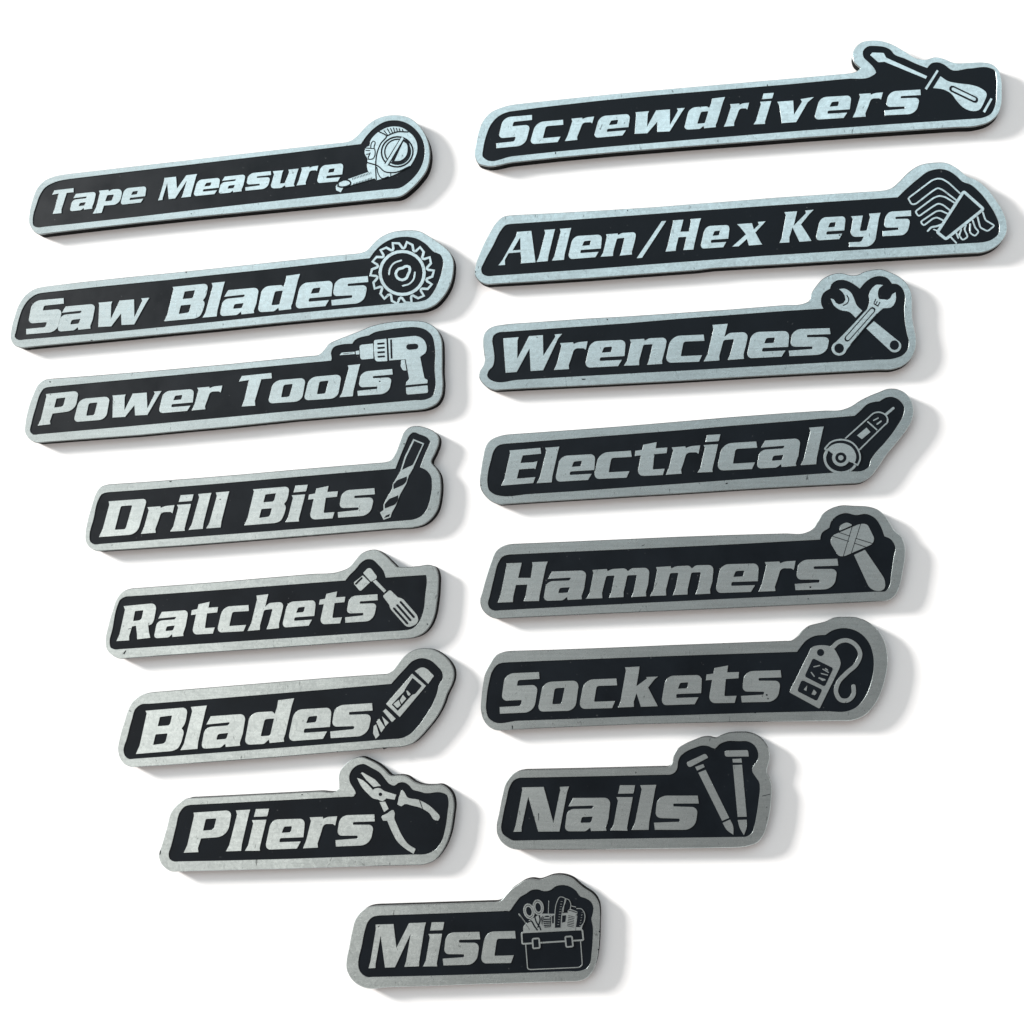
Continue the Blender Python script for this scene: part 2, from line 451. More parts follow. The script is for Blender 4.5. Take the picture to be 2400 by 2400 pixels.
def set_letter(fr, ch, x0, x1):
    outs, holes = glyph(ch)
    f = FR[fr]
    allp = [p for r_ in outs for p in r_]
    um = min(p[0] for p in allp)
    off, sc = x0, 1.0
    for _ in range(12):
        xs = [f.fwd(off + (p[0]-um)*sc, p[1])[0] for p in allp]
        a, b = min(xs), max(xs)
        sc *= 1 + ((x1-x0) - (b-a)) / max(b-a, 1e-6) * 0.9
        off += x0 - a
    go = lambda r_: [f.fwd(off + (p[0]-um)*sc, p[1]) for p in r_]
    return [go(o) for o in outs], [go(h) for h in holes]

def inside(pt, ring):
    c = False; x, y = pt
    for i in range(len(ring)):
        a, b = ring[i-1], ring[i]
        if (a[1] > y) != (b[1] > y) and x < (b[0]-a[0])*(y-a[1])/(b[1]-a[1]) + a[0]: c = not c
    return c

# ------------------------------------------------------------------ emblem drawing
class Emblem:
    """M metal shape, m metal line, K dark shape laid on the metal, k dark line, T metal on the dark, t line"""
    def __init__(s): s.items = []
    def shape(s, lev, d, holes=(), sm=False):
        f = smooth if sm else rounded
        s.items.append((lev, [f(parse(d))] + [f(parse(h)) for h in holes])); return s
    def line(s, lev, d, w, closed=False, sm=False):
        v = VIEW[d.split()[0]][2]; p = parse(d)
        if sm: pts = smooth(p, closed, 4)
        else: pts = rounded(p) if closed else [(q_[0], q_[1]) for q_ in p]
        if not closed and not sm and len(pts) > 2:
            out = [pts[0]]                 # soften the bends of an open line
            for i in range(1, len(pts)-1):
                a, b, c_ = pts[i-1], pts[i], pts[i+1]
                la, lc = dist(a, b), dist(b, c_); r_ = min(4.0, la*0.4, lc*0.4)
                s1 = (b[0]+(a[0]-b[0])*r_/la, b[1]+(a[1]-b[1])*r_/la); s2 = (b[0]+(c_[0]-b[0])*r_/lc, b[1]+(c_[1]-b[1])*r_/lc)
                out += [s1, ((s1[0]+s2[0]+2*b[0])/4, (s1[1]+s2[1]+2*b[1])/4), s2]
            pts = out + [pts[-1]]
        s.items.append((lev, stroke(pts, w/v, closed))); return s
    def oval(s, lev, view, cx, cy, rx, ry, rot=0, w=0):
        o = VIEW[view]
        e = ellipse(o[0]+cx/o[2], o[1]+cy/o[2], rx/o[2], ry/o[2], rot)
        s.items.append((lev, stroke(e, w/o[2], True) if w else [e])); return s
EM = {}
# screwdriver
e = EM['screw'] = Emblem()
e.shape(0, 'CB 860,145/5 875,127/5 955,130/4 972,163/4 1258,292 1248,311 960,192 935,195/5 916,195/5')
e.shape(0, 'CB 1325,247 1338,256 1255,388 1240,378')
e.shape(0, 'CB 1350,292c 1400,325 1480,342 1560,352 1620,370 1672,412 1655,470 1615,530 1580,536 1520,518 1470,472 1420,410 1370,385 1298,375c', sm=True)
e.line(1, 'CB 1432,380 1592,457', 44); e.line(2, 'CB 1438,383 1586,454', 22)
e.shape(0, 'CB 1700,443 1713,452 1660,548 1645,537')
# tape measure
e = EM['tape'] = Emblem()
e.shape(0, 'TB 1150,205c 1215,172 1290,162 1345,172 1395,205 1435,240 1465,300 1467,370 1440,440 1408,492c 1250,572 1130,607c 1115,590c 1062,530 1055,470 1060,435 1035,385 1045,335 1075,320 1080,285 1110,240', sm=True)
e.shape(0, 'TB 870,605 1060,538 1118,580 1110,592 860,665 838,705 800,688 797,655 812,630')
e.oval(1, 'TB', 1303, 372, 128, 121, -15, 8)
e.oval(1, 'TB', 1306, 371, 104, 101, -15, 7)
e.line(2, 'TB 1345,262 1215,478', 20); e.line(1, 'TB 1330,262 1202,468', 7); e.line(1, 'TB 1350,278 1232,482', 7)
e.line(1, 'TB 1350,278c 1385,300 1395,350 1380,410 1335,448 1268,455c', 13, True, True)
e.line(1, 'TB 1152,205 1215,242 1170,300 1135,390 1126,480 1130,600', 10, False, True)
e.line(1, 'TB 1215,242 1300,208 1392,208', 10, False, True)
for a in ('1195,198 1222,232', '1222,182 1245,222', '1248,178 1264,215', '1272,175 1284,212', '1297,178 1305,208', '1320,182 1328,206', '1345,188 1352,204'):
    e.line(1, 'TB ' + a, 8)
e.line(1, 'TB 1057,460 1150,492 1195,532 1280,542 1405,492', 10, False, True)
e.line(1, 'TB 1250,540 1250,572', 7); e.line(1, 'TB 1085,335 1090,300 1105,282 1120,290 1112,340 1118,352 1100,430 1065,432 1080,380', 8, False, True)
e.line(1, 'TB 1045,340 1110,345', 7); e.line(1, 'TB 1045,360 1078,362', 7); e.line(1, 'TB 1050,392 1075,388', 7)
e.line(1, 'TB 818,630 910,615 918,625 850,660 818,652', 8, True, True); e.line(1, 'TB 812,655 850,662', 8)
e.line(1, 'TB 1135,500 1150,560 1175,590 1230,575', 8, False, True)
for k_ in range(13):
    x_ = 935 + k_*12.5; y_ = 588 - k_*4.0
    e.line(1, 'TB %f,%f %f,%f' % (x_, y_, x_+2, y_+12), 4.5); e.line(1, 'TB %f,%f %f,%f' % (x_+8, y_+44, x_+5, y_+56), 4.5)
# circular saw blade
e = EM['saw'] = Emblem()
tooth = []
for k_ in range(14):
    a0 = math.radians(-107 + k_*360/14)
    for rr_, da in ((234, 0), (222, 10.5), (205, 13), (187, 16.5), (183, 20.5), (194, 24)):
        t_ = a0 + math.radians(da); tooth.append('%f,%f' % (1425 + rr_*1.02*math.cos(t_), 385 + rr_*math.sin(t_)))
e.line(0, 'SB ' + ' '.join(tooth), 12, True)
e.oval(0, 'SB', 1425, 385, 162, 158, 0, 15)
e.line(0, 'SB 1326,396 1332,355 1362,312 1418,290', 13, False, True)
e.line(0, 'SB 1430,482 1480,466 1512,430 1521,380', 13, False, True)
e.line(0, 'SB 1400,358 1432,350 1446,340 1476,342 1478,368 1466,395 1455,420 1425,434 1392,420 1380,390', 13, True, True)
# power drill
e = EM['power'] = Emblem()
e.shape(0, 'PB 1368,187 1655,158/80 1700,290/60 1632,338 1668,515/8 1694,527/5 1692,556 1514,572 1518,545 1542,520/8 1512,358 1378,368')
e.line(1, 'PB 1540,257 1595,252', 46); e.shape(1, 'PB 1385,197 1400,195 1405,352 1390,353')
e.shape(0, 'PB 1252,200/12 1355,188/5 1362,373/5 1262,378/25 1250,290')
for p_ in ('1285,231 1333,227', '1287,266 1335,262', '1287,302 1336,298', '1288,338 1336,334'): e.line(1, 'PB ' + p_, 15)
e.shape(0, 'PB 1132,240/20 1245,228/5 1248,352/5 1140,362/20'); e.shape(0, 'PB 1100,290/5 1132,285 1132,318 1102,319/5')
e.shape(0, 'PB 968,325 985,303/6 1092,295 1095,315'); e.line(1, 'PB 1000,313 1075,305', 3)
e.shape(0, 'PB 1475,363/6 1505,360 1520,450 1490,452/15 1472,418'); e.shape(0, 'PB 1515,590 1693,572/5 1698,635/14 1518,650/16')
# twist drill bit
e = EM['bits'] = Emblem()
e.shape(0, 'BB 1270,188 1368,228 1280,425 1268,455 1228,522/6 1208,590/10 1150,690/8 1112,790/8 1076,855 1063,898 1000,921 967,855 1000,832/6 998,785/10 1042,700/8 1078,640/8 1082,600/8 1118,540 1152,480 1192,350')
e.shape(1, 'BB 1279,205 1353,236 1266,422/10 1168,468 1205,355')
e.shape(1, 'BB 1088,602/8 1122,562/18 1210,528 1212,560/10 1188,600/20 1092,643')
e.shape(1, 'BB 1010,780/8 1050,732/15 1133,698 1132,740/10 1108,782/20 1012,818'); e.shape(1, 'BB 1004,905 1022,882 1058,868 1050,892')
# ratchet
e = EM['ratchet'] = Emblem()
e.shape(0, 'RB 862,233/18 888,242/8 940,312/6 937,332/8 885,362/8 815,283/6'); e.shape(0, 'RB 930,342 1024,440 1004,460 900,358')
e.shape(0, 'RB 1058,432/18 1130,502/8 1172,512/20 1315,675/35 1312,742/45 1215,780/35 1060,605/15 1050,568/5 992,492/12')
e.shape(0, 'RB 725,372/16 812,303/5 877,367/5 788,450/18'); e.line(1, 'RB 750,380 803,327', 16)
for p_ in ('1155,545 1274,680', '1125,574 1243,709', '1095,603 1215,738'): e.line(1, 'RB ' + p_, 20)
# snap-off knife
e = EM['blade'] = Emblem()
e.shape(0, 'LB 1128,282 1188,243/25 1238,258/25 1302,325/3 1250,398/3'); e.shape(0, 'LB 1105,305 1230,415 992,698 868,580')
e.shape(1, 'LB 1108,342/6 1192,415/6 1135,485/8 1100,500/8 975,642 920,585/4 1032,465/8 1050,428/8')
e.shape(2, 'LB 1052,458 1066,460 1092,490 1076,506 1064,496'); e.shape(2, 'LB 1022,496 1052,530 1010,578 994,545'); e.shape(2, 'LB 936,580 984,542 1002,590 975,614 966,612')
e.shape(0, 'LB 840,645/5 866,624/3 956,712 922,745'); e.shape(0, 'LB 830,690 893,748 862,782')
e.shape(0, 'LB 780,742 806,713 858,790 824,838'); e.shape(0, 'LB 755,780 778,764 808,862 775,896 750,845')
# pliers
e = EM['plier'] = Emblem()
e.shape(0, 'QB 640,200/6 655,193/6 770,260 822,318 790,320 755,328 690,265')
e.shape(0, 'QB 605,244c 645,258 700,300 748,352c 775,338 815,338 850,362c 900,378 962,396c 945,442c 870,430c 835,456 795,440c 755,432 700,385 640,315', sm=True)
e.oval(1, 'QB', 817, 393, 16, 16); e.shape(0, 'QB 808,462 860,458 892,525 850,554')
e.shape(0, 'QB 825,600 880,565 935,535 948,565 942,605 965,665 1010,762 1070,845 1136,888c 1117,933c 1055,895 970,820 915,720 878,632c 840,632', sm=True)
e.shape(0, 'QB 970,485c 990,400 1015,352 1032,370 1056,415 1160,442 1230,475 1305,535 1355,605 1340,632 1310,628 1260,565 1190,520 1100,495 1035,483 1008,502', sm=True)
e.line(1, 'QB 1172,448 1185,485 1198,520', 6)
# toolbox with sewing things
e = EM['misc'] = Emblem()
e.shape(0, 'MB 512,745 512,690/10 548,640/20 600,600/20 720,538/10 860,540 1000,528 1130,560/20 1188,660/20 1172,728')
e.line(0, 'MB 497,755/20 1178,720/20 1190,835/8 505,877/8', 12, True)
e.line(0, 'MB 540,880 562,1162 590,1172 1150,1147 1182,1120 1162,850', 12)
for d_ in ('622,825/10 690,820/10 698,922/10 628,928/10', '992,802/10 1062,797/10 1074,905/10 1004,912/10'):
    e.shape(1, 'MB ' + d_); e.line(2, 'MB ' + d_, 11, True)
e.line(0, 'MB 465,545 520,620 595,725', 14); e.line(1, 'MB 480,568 585,718', 4)
for cx_, cy_, ro_ in ((578, 510, -14), (683, 465, -10)):
    e.oval(1, 'MB', cx_, cy_, 52, 78, ro_); e.oval(2, 'MB', cx_, cy_, 53, 79, ro_, 9); e.oval(2, 'MB', cx_, cy_, 35, 56, ro_, 9)
e.line(1, 'MB 555,640 600,620 640,680 672,722', 16, False, True); e.line(1, 'MB 640,560 665,640 700,690 712,722', 14, False, True)
e.line(1, 'MB 690,545 705,600 680,690', 16, False, True)
e.line(0, 'MB 802,395 796,550', 8)
e.shape(1, 'MB 735,560/10 830,555/10 828,690/15 748,695/15')
for k_ in range(5): e.line(2, 'MB %f,%f %f,%f' % (748, 592+k_*22, 820, 589+k_*22), 9 if k_ % 2 else 6)
e.oval(2, 'MB', 783, 568, 36, 12, 0, 6)
e.shape(1, 'MB 715,590/8 730,560 735,620 728,680/5'); e.shape(1, 'MB 838,565 862,555 860,645 840,650')
e.shape(1, 'MB 868,698 872,540/30 895,400/30 935,345/25 990,362/12 960,480/20 942,600 940,696'); e.line(2, 'MB 868,698 872,540 893,410 930,348 990,365 962,480 945,600 942,696', 8, False, True)
e.line(2, 'MB 990,366 1030,380 1052,430 1045,490', 8, False, True); e.line(2, 'MB 988,370 975,440 968,520', 6)
e.shape(1, 'MB 998,400 1030,398/8 1045,460 1005,500/5 985,520')
for k_ in range(10): e.line(2, 'MB %f,%f %f,%f' % (958-k_*4.4, 400+k_*29, 938-k_*4, 400+k_*29), 4)
e.shape(1, 'MB 1060,452 1110,460 1128,480 1160,475/20 1210,540/30 1205,610/30 1160,690/10 1110,690 1120,610 1130,530'); e.line(2, 'MB 1120,480 1170,482 1208,535 1208,610 1172,688', 9, False, True)
for k_ in range(6): e.line(2, 'MB %f,%f %f,%f' % (1188-k_*5, 520+k_*30, 1176-k_*5, 524+k_*30), 5)
e.shape(2, 'MB 1018,500/12 1045,482/8 1128,515/8 1125,545 1108,548 1112,600 1090,700/8 1000,690/8 1015,560')
e.line(3, 'MB 1030,500 1070,508 1120,528', 9, False, True)
for k_ in range(7): e.line(3, 'MB %f,%f %f,%f' % (1026-k_*2, 560+k_*19, 1094-k_*2, 575+k_*19), 7)
e.shape(1, 'MB 955,560 1000,555 990,630 952,640')
e.line(2, 'MB 1058,450 1108,462', 8)
# hex keys in their holder
e = EM['allen'] = Emblem()
e.line(0, 'AB 1598,250/6 1720,358/6 1482,548/6 1432,508/6', 12, True)
e.line(0, 'AB 1572,255 1500,188 1462,165 1428,160 1392,172 1238,288 1260,328 1286,326 1400,238 1430,221 1462,234 1548,300', 11)
e.line(0, 'AB 1535,316 1478,280 1440,272 1405,284 1284,374 1306,406 1400,340 1432,322 1462,330 1508,366', 11)
e.line(0, 'AB 1492,388 1450,368 1420,372 1318,440 1338,466 1400,418 1425,412 1466,432', 11)
e.line(0, 'AB 1460,455 1420,470 1390,475 1365,500', 13, False, True); e.line(0, 'AB 1405,490 1440,505', 9)
e.line(0, 'AB 1722,380 1738,430 1798,465 1752,502 1705,478 1688,410', 11); e.line(0, 'AB 1655,430 1672,480 1696,505 1670,534 1638,512 1640,455', 11)
e.line(0, 'AB 1612,462 1602,490 1625,538 1590,560 1568,528 1582,490', 11); e.line(0, 'AB 1545,500 1562,545', 11); e.line(0, 'AB 1510,535 1550,578', 11)
# crossed wrenches
e = EM['wrench'] = Emblem()
e.shape(0, 'WB 1212,185c 1250,180 1300,208 1328,262 1345,305 1388,348c 1338,402c 1290,358 1220,342 1175,310 1148,255c 1172,262 1190,290 1215,300c 1245,290 1262,265 1256,235c 1240,210', sm=True)
e.line(1, 'WB 1272,232 1286,262 1275,292 1245,308', 8, False, True)
e.shape(0, 'WB 1475,426 1655,572 1590,642 1418,482'); e.oval(0, 'WB', 1632, 615, 50, 48); e.oval(1, 'WB', 1630, 608, 35, 36)
e.shape(0, 'WB 1546,155c 1500,150 1460,180 1438,230 1442,280 1425,335c 1300,470c 1165,608c 1180,660 1240,680 1272,640c 1400,480c 1505,365 1545,330c 1610,320 1642,265 1640,208c 1615,222 1600,252 1578,266c 1548,262 1515,258 1506,212c 1515,180', sm=True)
e.oval(0, 'WB', 1213, 633, 57, 54); e.oval(1, 'WB', 1213, 632, 36, 36)
e.line(1, 'WB 1466,342 1274,560', 44); e.line(2, 'WB 1462,348 1278,556', 29)
e.line(1, 'WB 1498,372 1300,602', 5)
e.line(1, 'WB 1490,262 1472,296 1508,312', 8); e.line(1, 'WB 1500,280 1488,302', 7); e.line(1, 'WB 1520,286 1505,312', 8)
# angle grinder
e = EM['elec'] = Emblem()
e.oval(0, 'EB', 1228, 558, 120, 108, 0, 12)
e.shape(1, 'EB 1105,478 1150,420/20 1230,400/30 1330,440/30 1390,540/30 1360,625 1230,560')
e.line(2, 'EB 1105,488 1150,440 1228,420 1305,440 1358,500 1370,570 1352,612', 12, False, True); e.line(2, 'EB 1105,490 1122,500', 12); e.line(2, 'EB 1352,612 1328,600', 12)
e.shape(2, 'EB 1120,492c 1165,458 1240,448 1310,480 1342,550 1330,600c 1290,588c 1285,540 1250,505 1200,505 1165,528c', sm=True)
e.oval(1, 'EB', 1226, 557, 62, 60); e.oval(2, 'EB', 1226, 557, 50, 48, 0, 15); e.oval(2, 'EB', 1226, 557, 20, 19)
e.line(0, 'EB 1252,418 1470,222 1510,212 1568,238 1580,285 1368,494', 11, False, True)
e.line(0, 'EB 1430,285 1498,345', 11); e.line(0, 'EB 1565,230 1622,182', 20)
e.shape(0, 'EB 1348,388 1420,328/4 1450,362 1385,416/4'); e.line(0, 'EB 1474,274 1508,256', 10); e.line(0, 'EB 1500,302 1530,280', 12)
# stone hammer
e = EM['hammer'] = Emblem()
e.shape(0, 'HB 1168,270/15 1368,186/20 1425,184/25 1482,300/22 1462,340/15 1250,432/18 1208,430/20 1142,322/25')
e.shape(0, 'HB 1215,235 1222,195/18 1270,172/18 1312,192/5 1305,200 1225,235')
for p_ in ('1312,205 1245,430', '1376,185 1306,405', '1165,280 1285,318', '1215,252 1295,278', '1338,295 1468,335', '1332,333 1412,360'): e.line(1, 'HB ' + p_, 5)
e.shape(0, 'HB 1325,420 1408,381 1560,605/30 1562,695/50 1450,690/50')
# socket strip with lead
e = EM['socket'] = Emblem()
e.line(0, 'KB 1165,280 1210,240 1270,228 1335,260 1372,330 1345,405 1270,475 1205,550 1190,620 1225,678 1280,680 1320,640 1322,575', 33, False, True)
e.shape(0, 'KB 1005,272/40 1090,262/30 1170,275/40 1228,385/40 1220,430/20 1065,745/10 836,620/10 985,320/20')
e.oval(1, 'KB', 1073, 320, 27, 27)
e.shape(1, 'KB 1015,362/16 1170,438/16 1105,578/16 952,500/16'); e.shape(1, 'KB 930,525/20 1087,600/16 1045,687/16 896,610/16')
for p_, w_ in (('1022,428 1066,418', 8), ('1003,470 1025,500', 9), ('1090,445 1132,470', 8), ('1110,442 1125,452', 10), ('1078,478 1125,490', 8), ('1062,512 1104,526', 12), ('1078,520 1090,528', 14)): e.line(2, 'KB ' + p_, w_)
e.shape(2, 'KB 945,600/4 972,568/3 966,610/3'); e.shape(2, 'KB 1004,635/3 1022,598/4 1044,622/4 1030,642/3')
# two nails
e = EM['nail'] = Emblem()
e.shape(0, 'NB 548,375/25 745,283/18 773,325/8 578,428/25'); e.shape(0, 'NB 640,418 722,390 737,420 660,457'); e.shape(0, 'NB 672,477 746,448 984,932 912,962')
e.shape(0, 'NB 917,982c 992,948c 1022,1010 1026,1102c 960,1055', sm=True)
e.shape(0, 'NB 935,285/25 945,253/15 1172,249/15 1181,314/5 945,316/20'); e.shape(0, 'NB 1015,338 1106,335 1112,377 1020,375'); e.shape(0, 'NB 1020,400 1113,396 1160,920 1068,922')
e.shape(0, 'NB 1068,952c 1160,950c 1160,1020 1132,1106c 1088,1030', sm=True)

